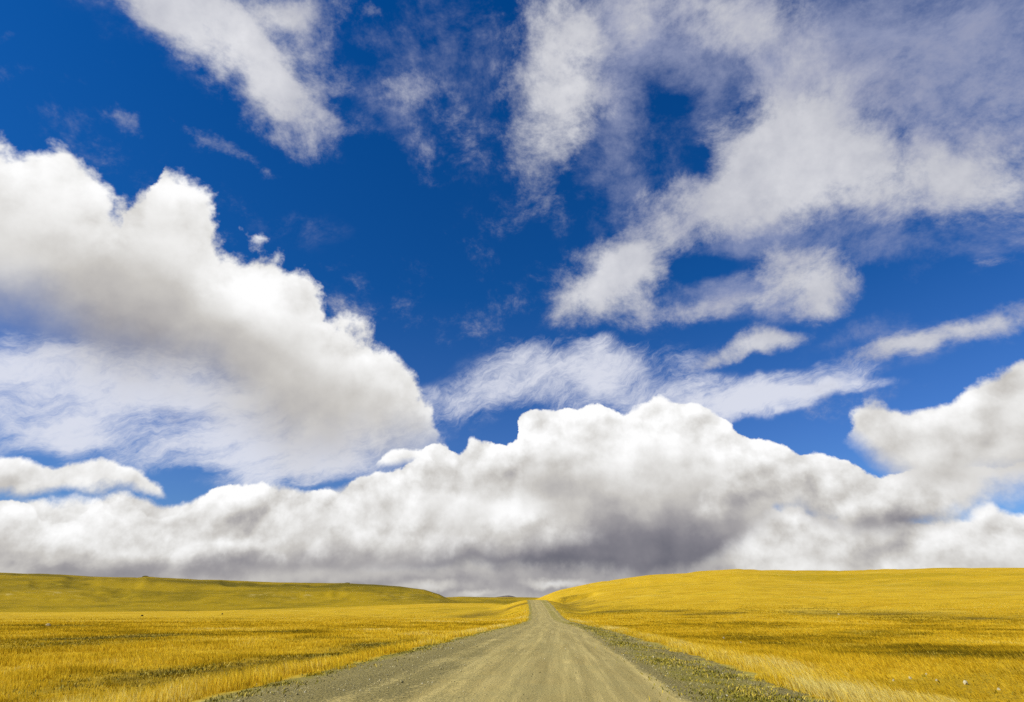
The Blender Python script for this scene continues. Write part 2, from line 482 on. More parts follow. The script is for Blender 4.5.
# smooth value noise in numpy (lattice of random values, quintic interpolation)
_rng = np.random.RandomState(7)
_LAT = _rng.rand(512, 512)


def vnoise(x, y, s, seed=0):
    x = x / s + seed * 17.31 + 1000
    y = y / s + seed * 9.77 + 1000
    xi, yi = np.floor(x).astype(int), np.floor(y).astype(int)
    fx, fy = x - xi, y - yi
    fx = fx ** 3 * (fx * (fx * 6 - 15) + 10)
    fy = fy ** 3 * (fy * (fy * 6 - 15) + 10)
    g = lambda i, j: _LAT[(xi + i) % 512, (yi + j) % 512]
    return ((g(0, 0) * (1 - fx) + g(1, 0) * fx) * (1 - fy) + (g(0, 1) * (1 - fx) + g(1, 1) * fx) * fy) * 2 - 1


def fb(x, y, s, o=4, seed=0, r=0.5):
    t = 0
    a = 1.0
    for k in range(o):
        t = t + a * vnoise(x, y, s / 2 ** k, seed + k)
        a *= r
    return t


# ---- the line of the road: straight and level, a shallow dip, then up over a crest with a slight bend
def road_cx(y):
    y = np.asarray(y, float)
    ys = [-200, 60, 100, 140, 180, 230, 280, 330, 420, 520, 800]
    xs = [0, 0, -.4, -1.5, -3.1, -5.7, -8.9, -12.6, -20, -30, -60]
    return sum(np.interp(y + k, ys, xs) for k in (-24, -12, 0, 12, 24)) / 5


def road_h(y):
    """height of the road above the camera's ground"""
    y = np.asarray(y, float)
    ys = [-200, 0, 60, 100, 130, 150, 165, 190, 230, 280, 300, 330, 380, 450, 600, 900, 1500, 8000]
    hs = [0, 0, -.05, -.12, -.05, .15, .5, 1.6, 3.9, 6.6, 7.3, 7.3, 6.4, 5.2, 1.0, -6, -10, -10]
    return sum(np.interp(y + k, ys, hs) for k in (-16, -8, 0, 8, 16)) / 5


HALF = 4.15


def lim_l(y): return 6.4 - 2.15 * sstep(np.asarray(y, float), 60, 150)      # shoulder widths: wide near, narrow where the road climbs


def lim_r(y): return 7.05 - 2.7 * sstep(np.asarray(y, float), 60, 150)




def px_line(pts, dist):
    """skyline measured in the photograph, placed at a real distance -> (azimuth, height)"""
    out = []
    for px, py in pts:
        d = ray(px, py)
        az = math.degrees(math.atan2(d.x, d.y))
        k = d.z / math.hypot(d.x, d.y)
        out.append((az, k))
    out.sort()
    return np.array([q[0] for q in out]), np.array([q[1] for q in out])


# skyline of the left range (about 1.3 km off), of the right slope (about 900 m), of the gap between
SL_L = px_line([(-400, 566), (-200, 569), (0, 572.5), (60, 574.5), (100, 577), (138, 578), (147, 576.6), (160, 577.5), (200, 580), (222, 580.2), (260, 582), (300, 583.5), (345, 583.0), (375, 584.5),
                (400, 586.5), (425, 590), (440, 595), (452, 601), (470, 608), (520, 612), (700, 612)], 1300)
SL_R = px_line([(300, 616), (440, 612), (478, 606), (500, 601), (530, 596.5), (560, 590), (600, 581.5), (650, 575), (700, 571), (738, 568.6), (760, 569), (800, 570.3), (840, 570.4), (880, 569),
                (930, 567.5), (1024, 567), (1200, 565), (1500, 566)], 900)
SL_G = px_line([(-300, 606), (300, 604), (430, 598.5), (460, 597.0), (490, 597.4), (520, 597.5), (700, 600), (1200, 600)], 2600)
PL_L = px_line([(-300, 614.0), (0, 612.6), (200, 611.6), (360, 606.6), (440, 603.0), (500, 603), (540, 606), (1200, 612)], 480)


def AZ_(x, y): return np.degrees(np.arctan2(x, y))


def height(x, y):
    x = np.asarray(x, float)
    y = np.asarray(y, float)
    r = np.hypot(x, y) + 1e-6
    az = np.degrees(np.arctan2(x, y))
    front = np.abs(az) < 100
    cx = road_cx(y)
    rh = road_h(y)
    u = x - cx
    au = np.abs(u)
    # open grassland: nearly level near the camera, then each line of sight rises to the measured skylines
    kL = np.interp(az, *SL_L)
    kR = np.interp(az, *SL_R)
    kG = np.interp(az, *SL_G)
    kP = np.interp(az, *PL_L)
    base = -0.55 + 0.12 * fb(x, y, 34, 3, 3) + 0.06 * fb(x, y, 6, 3, 9)
    hP = kP * r + CAM_H
    left = base + (hP - base) * sstep(r, 130, 440)                     # plain on the left
    rimL = 480 + 40 * np.sin(az * .11)
    left = left - 5 * sstep(r, rimL + 15, rimL + 160)                 # drops behind its edge
    HL = kL * 1300 + CAM_H
    left = left + (HL - left) * sstep(r, 640, 1330) ** 0.8
    HR = kR * 900 + CAM_H
    q = sstep(r, 60, 960)
    right = base + (HR - base) * (0.40 * q + 0.60 * np.clip((r - 120) / 780, 0, 1) ** 1.15)
    # low swells on the right slope
    sw = sstep(r, 60, 260) * (1 - sstep(r, 620, 860))
    right = right + sw * (1.0 * np.sin(r / 46 + az * .05 + 1.2 * vnoise(x, y, 150, 5)) * r / 500)
    right = np.where(r > 960, right - (r - 960) * 0.012, right)
    w = sstep(az, -3.0, 6.0)
    w = np.where(r > 420, sstep(az, -7, 0.5), w)
    h = left * (1 - w) + right * w
    HG = kG * 2600 + CAM_H
    h = np.where(r > 1330, h + (np.maximum(HG, -20) - h) * sstep(r, 1500, 2600), h)
    h = np.where(r > 2600, h - (r - 2600) * .004, h)
    h = np.where(front, h, base + 0.0 * r)
    h = h + sstep(r, 200, 600) * 0.35 * fb(x, y, 60, 4, 20) + sstep(r, 800, 1300) * 0.9 * fb(x, y, 120, 4, 30) * (1 - sstep(r, 1300, 2600))
    gul = np.clip(-fb(AZ_(x, y) * 1.0, r * .02, 2.2, 3, 48), 0, 1)
    h = h - sstep(r, 760, 900) * (1 - sstep(r, 1150, 1320)) * 2.5 * gul
    # near features: shallow mound on the right, hollows on the left
    h = h + 0.55 * np.exp(-((x - 27) / 13) ** 2 - ((y - 26) / 10) ** 2) + 0.35 * np.exp(-((x - 14) / 6) ** 2 - ((y - 22) / 9) ** 2)
    h = h - 0.16 * np.exp(-((u + 9.2 + 1.2 * np.sin(y / 7)) / 1.6) ** 2) * (1 - sstep(y, 50, 90))
    h = h - 0.22 * np.exp(-((y - 37 - 0.12 * x + 2 * np.sin(x / 6)) / 2.2) ** 2) * sstep(-x, 8, 13) * (1 - sstep(-x, 45, 60))
    # the graded road bed, its shoulders and the bank it cuts into
    bed = rh - 0.020 * au + 0.0
    sh = bed - 0.10 * sstep(au, HALF, HALF + 2.6)
    near_r = sstep(au, lim_r(y) - .2, lim_r(y) + 5.5 + np.clip((y - 120) / 12, 0, 16))
    near_l = sstep(au, lim_l(y), lim_l(y) + 4.2 + np.clip((y - 120) / 12, 0, 16))
    k = np.where(u > 0, near_r, near_l)
    k = np.where(y > 480, 1 - (1 - k) * (1 - sstep(y, 480, 560)), k)
    return sh * (1 - k) + h * k


def ground_hit(px, py, maxr=3000):
    """where the line of sight of a measured spot meets the land"""
    d = ray(px, py)
    t = np.concatenate([np.arange(4, 80, 0.02), np.geomspace(80, maxr, 6000)])
    X, Y, Z = CAM_X + d.x * t, d.y * t, CAM_H + d.z * t
    H = height(X, Y)
    below = np.where(Z <= H)[0]
    i = below[0] if len(below) else len(t) - 1
    return float(X[i]), float(Y[i]), float(H[i])


def grid_mesh(name, X, Y, Z):
    n, m = X.shape
    me = bpy.data.meshes.new(name)
    co = np.stack([X, Y, Z], -1).reshape(-1, 3).astype(np.float32)
    i = np.arange(n * m).reshape(n, m)
    f = np.stack([i[:-1, :-1], i[1:, :-1], i[1:, 1:], i[:-1, 1:]], -1).reshape(-1, 4)
    me.vertices.add(len(co))
    me.vertices.foreach_set('co', co.ravel())
    me.loops.add(f.size)
    me.loops.foreach_set('vertex_index', f.ravel().astype(np.int32))
    me.polygons.add(len(f))
    me.polygons.foreach_set('loop_start', np.arange(0, f.size, 4, dtype=np.int32))
    me.polygons.foreach_set('use_smooth', np.ones(len(f), bool))
    me.update(calc_edges=True)
    return me


def float_attr(me, name, vals):
    a = me.attributes.new(name, 'FLOAT', 'POINT')
    a.data.foreach_set('value', np.asarray(vals, np.float32).ravel())


# ------------------------------------------------------------------ materials
def material(name):
    m = bpy.data.materials.new(name)
    m.use_nodes = True
    m.node_tree.nodes.clear()
    return m, Nt(m.node_tree)


def finish(N, color, rough=0.9, normal=None, spec=0.2, sub=None):
    b = N.new('ShaderNodeBsdfPrincipled')
    N.put(b.inputs['Base Color'], color if isinstance(color, bpy.types.NodeSocket) else (*color, 1))
    N.put(b.inputs['Roughness'], rough)
    b.inputs['Specular IOR Level'].default_value = spec
    if normal is not None:
        N.put(b.inputs['Normal'], normal)
    o = N.new('ShaderNodeOutputMaterial')
    N.t.links.new(b.outputs[0], o.inputs['Surface'])
    return b


def bump(N, h, strength, dist):
    n = N.new('ShaderNodeBump')
    n.inputs['Strength'].default_value = strength
    n.inputs['Distance'].default_value = dist
    N.put(n.inputs['Height'], h)
    return n.outputs[0]


def attr(N, name, out='Fac'):
    n = N.new('ShaderNodeAttribute', attribute_name=name)
    return n.outputs[out]


# grassland seen from further off: patches of gold, straw, ochre and olive
gm, N = material('dry_grassland')
pos = N.new('ShaderNodeNewGeometry').outputs['Position']
sp = N.sep(pos)
dist = N.v('LENGTH', N.xyz(sp[0], sp[1], 0.0))
far = N.ss(dist, 560, 760)                      # the range behind the plain
side = attr(N, 'side')                         # 0 left, 1 right of the road
pv = N.v('MULTIPLY', pos, (1, 1, 0.0))
big = N.noise(pv, 0.0065, 5, 0.6, 0.4)
mid = N.noise(pv, 0.045, 6, 0.62, 0.3)
fine = N.noise(pv, 0.9, 6, 0.65)
tuft = N.noise(pv, 6.0, 4, 0.6)
gold = N.mix(N.ss(mid, 0.38, 0.62), (0.57, 0.345, 0.010), (0.75, 0.485, 0.025))
gold = N.mix(N.ss(fine, 0.35, 0.75), gold, (0.67, 0.43, 0.016))
gold = N.mix(N.mul(N.ss(big, 0.52, 0.62), 0.75), gold, (0.47, 0.315, 0.008))
gold = N.mix(N.mul(N.ss(N.add(mid, N.ma(fine, 0.5, -0.25)), 0.57, 0.68), 0.7), gold, (0.34, 0.235, 0.008))
pale = N.ss(N.noise(pv, 0.02, 4, 0.6, 0.5), 0.56, 0.66)
gold = N.mix(N.mul(pale, 0.5), gold, (0.72, 0.51, 0.06))
hill = N.mix(N.ss(big, 0.42, 0.58), (0.43, 0.285, 0.008), (0.27, 0.19, 0.007))  # vegetation olive, darkened as cloud shadow put into the hill colour
hill = N.mix(N.mul(N.ss(mid, 0.52, 0.68), 0.6), hill, (0.50, 0.345, 0.014))
hillband = attr(N, 'hill_shade')
hill = N.mix(N.mul(hillband, 0.8), hill, (0.135, 0.105, 0.007))  # darker bands: cloud shadow painted across the range
hill = N.mix(N.mul(attr(N, 'scree'), N.ss(N.noise(pv, 0.05, 5, 0.7), 0.52, 0.7)), hill, (0.58, 0.43, 0.10))
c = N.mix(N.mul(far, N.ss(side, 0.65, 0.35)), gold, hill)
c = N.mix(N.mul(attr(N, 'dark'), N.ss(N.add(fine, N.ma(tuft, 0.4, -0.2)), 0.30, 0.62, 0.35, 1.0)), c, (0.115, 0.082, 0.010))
c = N.mix(N.mul(N.ss(tuft, 0.45, 0.62), N.ss(dist, 12, 60, 0.2, 0.0)), c, (0.11, 0.075, 0.015))
soil = attr(N, 'soil')
c = N.mix(soil, c, N.mix(N.ss(fine, 0.35, 0.65), (0.33, 0.265, 0.05), (0.50, 0.41, 0.09)))
finish(N, c, 0.95, bump(N, N.add(fine, N.mul(mid, 3.0)), 0.5, 0.4), 0.05)

# ------------------------------------------------------------------ ground mesh: a fan of rings, finer near the camera and inside the view
az = np.concatenate([np.linspace(-180, -56, 40, endpoint=False), np.linspace(-56, -6, 420, endpoint=False), np.linspace(-6, 6, 260, endpoint=False),
                     np.linspace(6, 56, 420, endpoint=False), np.linspace(56, 180, 40)])
rr = [0.0, 1.0, 2.0, 3.0, 4.0, 5.0, 6.0, 7.0]
while rr[-1] < 9000:
    r0 = rr[-1]
    rr.append(r0 * (1.0105 if r0 < 1600 else 1.05) + 0.02)
rr = np.array(rr)
RR, AZ = np.meshgrid(rr, np.radians(az), indexing='ij')
GX, GY = RR * np.sin(AZ), RR * np.cos(AZ)
GZ = height(GX, GY)
GU = GX - road_cx(GY)
# the grassland sheet lies under the road's own sheet
onroad = (1 - sstep(np.abs(GU), lim_l(GY) - .4, lim_l(GY) + .4)) * (GY < 480)
me = grid_mesh('ground', GX, GY, GZ - 0.05 * onroad)
AZD = np.degrees(AZ)
float_attr(me, 'side', sstep(AZD, -6, 2))
soil = 1 - sstep(np.where(GU > 0, np.abs(GU) - lim_r(GY), np.abs(GU) - lim_l(GY)) + 0.7 * fb(GX, GY, 2.1, 3, 40), -.3, .3)
soil = soil * (GY < 480)
float_attr(me, 'soil', soil)


WORN = [(-40, 646, 45, 644.5, 3.2, .8), (53, 641, 110, 638, 3.4, .95), (105, 638, 165, 636, 3.4, .95), (176, 634, 240, 632.5, 3.2, .6), (0, 625.5, 80, 625.5, 4, .6), (250, 633, 330, 630, 3, .4),
        (-30, 690, 70, 688, 1.3, .8), (65, 686, 176, 679, 1.8, 1), (169, 675, 264, 669, 1.9, 1), (255, 666, 350, 652, 1.8, 1), (345, 652, 420, 641, 1.6, .7), (60, 698, 170, 694, 1.2, .6),
        (830, 614.2, 897, 613.6, 6, .8), (905, 616.4, 965, 615.9, 4, .7), (968, 618.6, 1040, 617.2, 5, .8), (700, 614.2, 735, 613.2, 4, .8), (640, 611.6, 668, 611, 4, .7), (600, 612, 632, 610.6, 5, .8),
        (870, 645, 960, 647, 2.0, .2), (700, 640, 830, 650, 2.6, .12), (960, 653, 1030, 656, 2, .25), (690, 625, 760, 628, 4, .15),
        (465, 617.5, 498, 611, 5, 1), (498, 611, 523, 604, 6, .9), (567, 601.5, 574, 606, 8, .9), (572, 606, 580, 611, 6, .7), (240, 611, 300, 609.6, 5, .5)]
WORN = [(ground_hit(a, b)[:2], ground_hit(c, d)[:2], w, k) for a, b, c, d, w, k in WORN]


def dark_field(x, y):
    """hollows and worn bands in the grass: low dark growth instead of tall straw"""
    n = fb(x, y, 7, 4, 50)
    r = np.hypot(x, y)
    d = 0.0 * x
    wob = 1.5 + 0.45 * vnoise(x, y, 5, 58)
    az_ = np.degrees(np.arctan2(x, y))
    for (ax, ay), (bx, by), w, k in WORN:
        ex, ey = bx - ax, by - ay
        ra, rb = sorted((math.hypot(ax, ay), math.hypot(bx, by)))
        a0, a1 = sorted((math.degrees(math.atan2(ax, ay)), math.degrees(math.atan2(bx, by))))
        pad = math.degrees(5 * w / ra)
        I = (r > ra - 5 * w) & (r < rb + 5 * w) & (az_ > a0 - pad) & (az_ < a1 + pad)
        if not I.any():
            continue
        xs, ys = x[I], y[I]
        L2 = ex * ex + ey * ey
        t = np.clip(((xs - ax) * ex + (ys - ay) * ey) / L2, 0, 1)
        q = ((xs - ax - t * ex) ** 2 + (ys - ay - t * ey) ** 2) / (w * wob[I]) ** 2
        d[I] = np.maximum(d[I], k * np.exp(-q))
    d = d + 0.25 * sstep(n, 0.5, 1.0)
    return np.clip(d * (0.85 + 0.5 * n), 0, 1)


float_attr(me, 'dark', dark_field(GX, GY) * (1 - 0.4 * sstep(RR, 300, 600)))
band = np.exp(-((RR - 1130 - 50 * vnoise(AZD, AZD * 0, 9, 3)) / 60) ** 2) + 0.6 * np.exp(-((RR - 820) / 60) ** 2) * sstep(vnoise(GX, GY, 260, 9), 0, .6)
float_attr(me, 'hill_shade', np.clip(band * (0.8 + 0.8 * fb(GX, GY, 140, 3, 60)), 0, 1))  # mask of the painted shadow bands on the hills, not growth
float_attr(me, 'scree', np.exp(-((RR - 900) / 50) ** 2) * (AZD < -8) * sstep(vnoise(AZD, AZD * 0, 5.5, 8), -.1, .5))
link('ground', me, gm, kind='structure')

# distant dark mountain peeping over the gap
mx = np.linspace(-9.5, 1.0, 121)
prof = px_line([(430, 604), (462, 600), (482, 599.5), (492, 597.4), (499, 596.4), (504, 595.8), (508, 595.5), (512, 596.2), (518, 598), (540, 606)], 7000)
RM, AM = np.meshgrid(np.linspace(0, 1, 14), np.radians(mx), indexing='ij')
top = np.interp(np.degrees(AM), *prof) * 7000 + CAM_H
rm = 6300 + 1400 * RM
hz = -60 + (top + 60) * np.sin(np.pi * np.clip(RM, 0, 1)) ** 0.7 + 5 * fb(rm * np.sin(AM), rm * np.cos(AM), 300, 4, 5)
me = grid_mesh('mountain', rm * np.sin(AM), rm * np.cos(AM), hz)
mm, N = material('distant_rock')
finish(N, (0.16, 0.13, 0.10), 1.0)
link('mountain', me, mm, kind='structure')

# ------------------------------------------------------------------ road
rm_, N = material('gravel_road')
pos = N.new('ShaderNodeNewGeometry').outputs['Position']
u = attr(N, 'u')                                   # metres from the middle of the road
sp = N.sep(pos)
dist = N.v('LENGTH', pos)
pebble = N.voro(pos, 15.0, 1.0, 0.6, 'F1')
pebcol = N.voro(pos, 15.0, 0, 0.5, 'F1', out='Color')
pb2 = N.voro(pos, 9.0, 0, 0.6, 'F1')
grit = N.noise(pos, 30.0, 6, 0.7)
gr2 = N.noise(pos, 5.0, 6, 0.68)
lane = N.noise(N.xyz(N.mul(u, 1.5), N.mul(sp[1], 0.075), 0.0), 1.0, 6, 0.62, 0.4)
lane2 = N.noise(N.xyz(N.mul(u, 5.5), N.mul(sp[1], 0.11), 3.0), 1.0, 5, 0.6, 0.3)
patch = N.noise(pos, 0.55, 5, 0.6, 0.3)
loose = attr(N, 'loose')                           # 1 loose gravel, 0 worn by wheels
dust = N.mix(N.ss(lane, 0.35, 0.65), (0.46, 0.35, 0.11), (0.66, 0.515, 0.175))
dust = N.mix(N.ss(lane2, 0.58, 0.40, 0.0, 0.45), dust, (0.30, 0.24, 0.075))
dust = N.mix(N.ss(patch, 0.38, 0.66, 0.0, 0.6), dust, (0.47, 0.38, 0.13))
stone = N.mix(N.sep(pebcol)[0], (0.24, 0.20, 0.075), (0.70, 0.60, 0.30))
stone = N.mix(N.ss(pebble, 0.25, 0.6), stone, (0.17, 0.14, 0.045))
mixf = N.mul(N.ss(N.add(gr2, N.ma(loose, 0.55, -0.32)), 0.38, 0.62), N.ss(dist, 10, 70, 0.85, 0.35))
c = N.mix(mixf, dust, stone)
c = N.mix(N.ss(grit, 0.40, 0.62, 0.0, 0.35), c, N.mix(0.5, c, (0.12, 0.10, 0.04)))
c = N.mix(N.mul(loose, N.ss(gr2, 0.4, 0.7, 0.1, 0.45)), c, (0.46, 0.37, 0.115))
weed = attr(N, 'weed')
c = N.mix(N.mul(N.ss(weed, 0.0, 0.6), 0.35), c, (0.40, 0.325, 0.065))
c = N.mix(N.mul(weed, N.ss(N.add(gr2, N.ma(grit, 0.4, -0.2)), 0.42, 0.58)), c, N.mix(N.sep(pebcol)[1], (0.19, 0.175, 0.018), (0.36, 0.29, 0.035)))
hgt = N.add(N.mul(pebble, N.ma(loose, -0.8, -0.25)), N.mul(grit, 0.5), N.mul(pb2, N.mul(loose, -1.0)))
finish(N, c, 0.95, bump(N, hgt, 0.8, 0.03), 0.1)

yy = [-30.0]
while yy[-1] < 500:
    yy.append(yy[-1] + (0.25 if yy[-1] < 26 else 0.25 + (yy[-1] - 26) * 0.012))
yy = np.array(yy)
uu = np.concatenate([np.linspace(-7.8, 8.2, 155)])
YY, UU = np.meshgrid(yy, uu, indexing='ij')
XX = UU + road_cx(YY)
edge_n = 0.45 * fb(XX, YY, 2.4, 3, 70)
ZZ = height(XX, YY)
# wheel tracks pressed in, loose ridges between and at the edges
def tracks(u, y):
    c = 0.10 * np.sin(y / 13)
    t = sum(a * np.exp(-((u - q - c) / s) ** 2) for q, s, a in ((-3.2, .35, .45), (-1.7, .4, .6), (-.35, .35, .5), (1.0, .5, 1.0), (2.0, .32, .7), (2.8, .42, 1.0), (3.3, .3, .8)))
    return np.clip(t, 0, 1)
T = tracks(UU, YY)
ZZ = ZZ - 0.03 * T + 0.018 * fb(XX, YY, 0.9, 3, 80) * (1 - .6 * T) + 0.012 * vnoise(XX, YY, 3.0, 84)
on = np.minimum(UU + lim_l(YY) + .15 + edge_n * .5, (lim_r(YY) + .25 + edge_n * .5) - UU)      # dips under the grassland at a ragged edge
ZZ = ZZ + 0.004 - 0.16 * (1 - sstep(on, -0.7, 0.1))
me = grid_mesh('road', XX, YY, ZZ)
loose = np.clip(1 - T * 0.9, 0, 1) * (0.35 + 0.65 * np.clip(sstep(-UU, 0.0, 4.0) * .8 + sstep(UU, 3.4, 3.9), 0, 1))
loose = np.where((UU > .3) & (UU < 3.5), loose * .35, loose)
float_attr(me, 'u', UU)
float_attr(me, 'loose', np.clip(loose + .15 * fb(XX, YY, 3, 3, 90), 0, 1))
wl = sstep(-UU, lim_l(YY) - .9, lim_l(YY) - .3) + sstep(UU, lim_r(YY) - 3.1, lim_r(YY) - 2.5) * (1 - sstep(UU, lim_r(YY) - 1.2, lim_r(YY) - .7) * .75)
float_attr(me, 'weed', np.clip(wl * (0.75 + 0.5 * fb(XX, YY, 4, 3, 95)), 0, 1))
link('road', me, rm_, kind='structure')

# =================================================================== growing things and stones
rng = np.random.RandomState(11)
CAMXY = np.array([CAM_X, 0.0])


# individual rocks -------------------------------------------------------------
rocks = [
    # px, py, width in px, colour, name, label, group
    (48, 626.5, 4.6, 'pale', 'boulder', 'pale angular boulder sitting alone in the straw coloured plain on the far left', .65),
    (142, 616.2, 2.4, 'dark', 'rock', 'small dark rock on the pale edge of the plain, nearer the big pale boulder', .7),
    (222, 614.5, 2.2, 'dark', 'rock', 'small dark rock on the pale edge of the plain, further right and nearer the road', .7),
    (724, 639, 2.6, 'white', 'rock', 'whitish rock in the grassy slope right of the road, uppermost on the near mound', .9),
    (741, 643, 1.8, 'white', 'rock', 'tiny whitish rock just right of the uppermost rock on the near grassy mound', .8),
    (839, 615, 2.2, 'white', 'rock', 'lone white rock far up the right field beside a thin dark band of growth', .8),
    (650.5, 646.5, 2.6, 'white', 'stone', 'pale flat stone on the bare right shoulder furthest along the roadside', .5),
    (708.5, 668.5, 2.6, 'pale', 'stone', 'pale upright stone against the foot of the golden grass bank on the right', .9),
    (723, 674, 2.0, 'white', 'stone', 'small white stone on the grey shoulder strip just below the grass bank', .6),
    (727, 696.5, 3.2, 'white', 'stone', 'white stone among green weeds near the bottom of the right shoulder', .6),
    (685, 691, 2.4, 'pale', 'stone', 'pale stone among weeds where the right shoulder meets the smooth wheel track', .6),
    (256.5, 685, 2.8, 'pale', 'stone', 'pale stone at the left edge of the gravel under the golden roadside grass', .6),
    (910.5, 679, 2.8, 'white', 'rock', 'white rock in the long right hand grass, middle of the cluster near the corner', .9),
    (893.6, 681, 2.2, 'white', 'rock', 'small white rock at the left end of the cluster in the long right hand grass', .8),
    (937, 681, 2.2, 'pale', 'rock', 'dull pale rock in the long grass between two brighter white rocks on the right', .8),
    (966, 684.5, 4.0, 'white', 'rock', 'largest and brightest white rock in the long grass at the lower right', .9),
    (999, 690, 2.4, 'white', 'rock', 'small white rock nearest the right edge in the long grass', .8),
    (926.5, 675, 2.0, 'pale', 'rock', 'tiny pale rock topmost of the cluster in the long right hand grass', .8),
    (146, 577.5, 7.0, 'dark', 'rock_outcrop', 'dark rocky outcrop on the crest of the left hill range, left of the others', .3),
    (222, 580.7, 6.0, 'dark', 'rock_outcrop', 'low dark outcrop on the middle of the left hill crest', .25),
    (347, 584.5, 9.0, 'dark', 'rock_outcrop', 'dark broken outcrop near the right end of the left hill crest', .28),
]
rmat = {}
for key, c1, c2 in (('pale', (0.28, 0.23, 0.11), (0.50, 0.43, 0.25)), ('white', (0.38, 0.33, 0.18), (0.60, 0.54, 0.34)), ('dark', (0.075, 0.065, 0.018), (0.15, 0.125, 0.03))):
    m, N = material('rock_' + key)
    g = N.new('ShaderNodeNewGeometry').outputs['Position']
    n = N.noise(g, 9.0, 6, 0.65)
    finish(N, N.mix(N.ss(n, 0.35, 0.65), c1, c2), 0.9, bump(N, n, 0.6, 0.03))
    rmat[key] = m


def rock_mesh(name, w, flat, seed):
    bm = bmesh.new()
    bmesh.ops.create_icosphere(bm, subdivisions=3, radius=1.0)
    r = random.Random(seed)
    cuts = [(Vector((r.gauss(0, 1), r.gauss(0, 1), r.gauss(0, .7))).normalized(), r.uniform(.55, .85)) for _ in range(9)]
    for v in bm.verts:
        p = v.co.copy()
        for n, d in cuts:                        # planed faces give it an angular look
            s = p.dot(n) - d
            if s > 0:
                p -= n * s * 0.9
        p *= 1 + 0.10 * mnoise.noise(p * 2.3 + Vector((seed, 0, 0))) + 0.04 * mnoise.noise(p * 7 + Vector((0, seed, 0)))
        v.co = Vector((p.x * w * .6, p.y * w * .5, p.z * w * .5 * flat * 1.6))
    me = bpy.data.meshes.new(name)
    bm.to_mesh(me)
    bm.free()
    return me


clear = []
for i, (px, py, wpx, kind, name, label, flat) in enumerate(rocks):
    x, y, z = ground_hit(px, py)
    if name == 'rock_outcrop':
        d = ray(px, py)
        a_ = math.atan2(d.x, d.y)
        x, y = math.sin(a_) * 1290, math.cos(a_) * 1290
        z = float(height(x, y))
    r = math.hypot(x, y)
    w = wpx * r / FOC * 0.68
    o = link(name, rock_mesh(name, w, flat, i * 3.7 + 1), rmat[kind])
    o.location = (x, y, z + w * .28 * flat) if name != 'rock_outcrop' else (x, y, z - w * .10)
    o.rotation_euler = (0, 0, i * 1.3)
    o['label'] = label
    o['category'] = 'outcrop' if name == 'rock_outcrop' else ('boulder' if name == 'boulder' else ('stone' if name == 'stone' else 'rock'))
    o['group'] = {'rock_outcrop': 'outcrops along the left hill crest', 'boulder': 'boulders on the plain', 'stone': 'stones on the road shoulders', 'rock': 'rocks lying in the grassland'}[name]
    if name != 'rock_outcrop' and r < 100:
        clear.append((x, y, 0.16 + w, name))


# grass ------------------------------------------------------------------------
def scatter(n, r0, r1, az0, az1, power):
    """points in a fan in front of the viewpoint whose density falls with distance"""
    e = 2 - power
    q = rng.rand(n)
    r = (r0 ** e + q * (r1 ** e - r0 ** e)) ** (1 / e)
    a = np.radians(rng.uniform(az0, az1, n))
    return r * np.sin(a), r * np.cos(a)


def mesh_from(name, V, faces3=None, faces4=None, tone=None, tt=None):
    me = bpy.data.meshes.new(name)
    me.vertices.add(len(V))
    me.vertices.foreach_set('co', V.astype(np.float32).ravel())
    li, st = [], []
    k = 0
    if faces4 is not None and len(faces4):
        li.append(faces4.ravel()); st.append(np.arange(len(faces4)) * 4 + k); k += faces4.size
    if faces3 is not None and len(faces3):
        li.append(faces3.ravel()); st.append(np.arange(len(faces3)) * 3 + k); k += faces3.size
    li = np.concatenate(li).astype(np.int32)
    st = np.concatenate(st).astype(np.int32)
    me.loops.add(len(li))
    me.loops.foreach_set('vertex_index', li)
    me.polygons.add(len(st))
    me.polygons.foreach_set('loop_start', st)
    me.update(calc_edges=True)
    if tone is not None:
        float_attr(me, 'tone', tone)
    if tt is not None:
        float_attr(me, 'tt', tt)
    return me


def blades(x, y, z, h, w, lx, ly, tone, dead):
    """bent blades: two at the root, two past the middle, one at the tip"""
    n = len(x)
    toc = np.arctan2(x - CAMXY[0], y)                       # turn most of each blade's width across the view, with plenty of spread
    yaw = toc + rng.uniform(-1.2, 1.2, n)
    wx, wy = np.cos(yaw) * w * .5, -np.sin(yaw) * w * .5
    P = np.empty((n, 5, 3))
    P[:, 0] = np.stack([x - wx, y - wy, z], 1)
    P[:, 1] = np.stack([x + wx, y + wy, z], 1)
    mx_, my_, mz = x + lx * .35, y + ly * .35, z + h * .6
    P[:, 2] = np.stack([mx_ + wx * .75, my_ + wy * .75, mz], 1)
    P[:, 3] = np.stack([mx_ - wx * .75, my_ - wy * .75, mz], 1)
    P[:, 4] = np.stack([x + lx, y + ly, z + h * (1 - .25 * np.minimum(1, np.hypot(lx, ly) / h))], 1)
    b = np.arange(n)[:, None] * 5
    f4 = b + np.array([0, 1, 2, 3])
    f3 = b + np.array([3, 2, 4])
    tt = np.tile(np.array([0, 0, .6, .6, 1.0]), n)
    return P.reshape(-1, 3), f3, f4, np.repeat(tone, 5), tt


def in_field(x, y):
    u = x - road_cx(y)
    e = 0.7 * fb(x, y, 2.1, 3, 40)
    return np.where(u > 0, u - lim_r(y) - .05, -u - lim_l(y) - .1) + e      # >0 inside the grassland


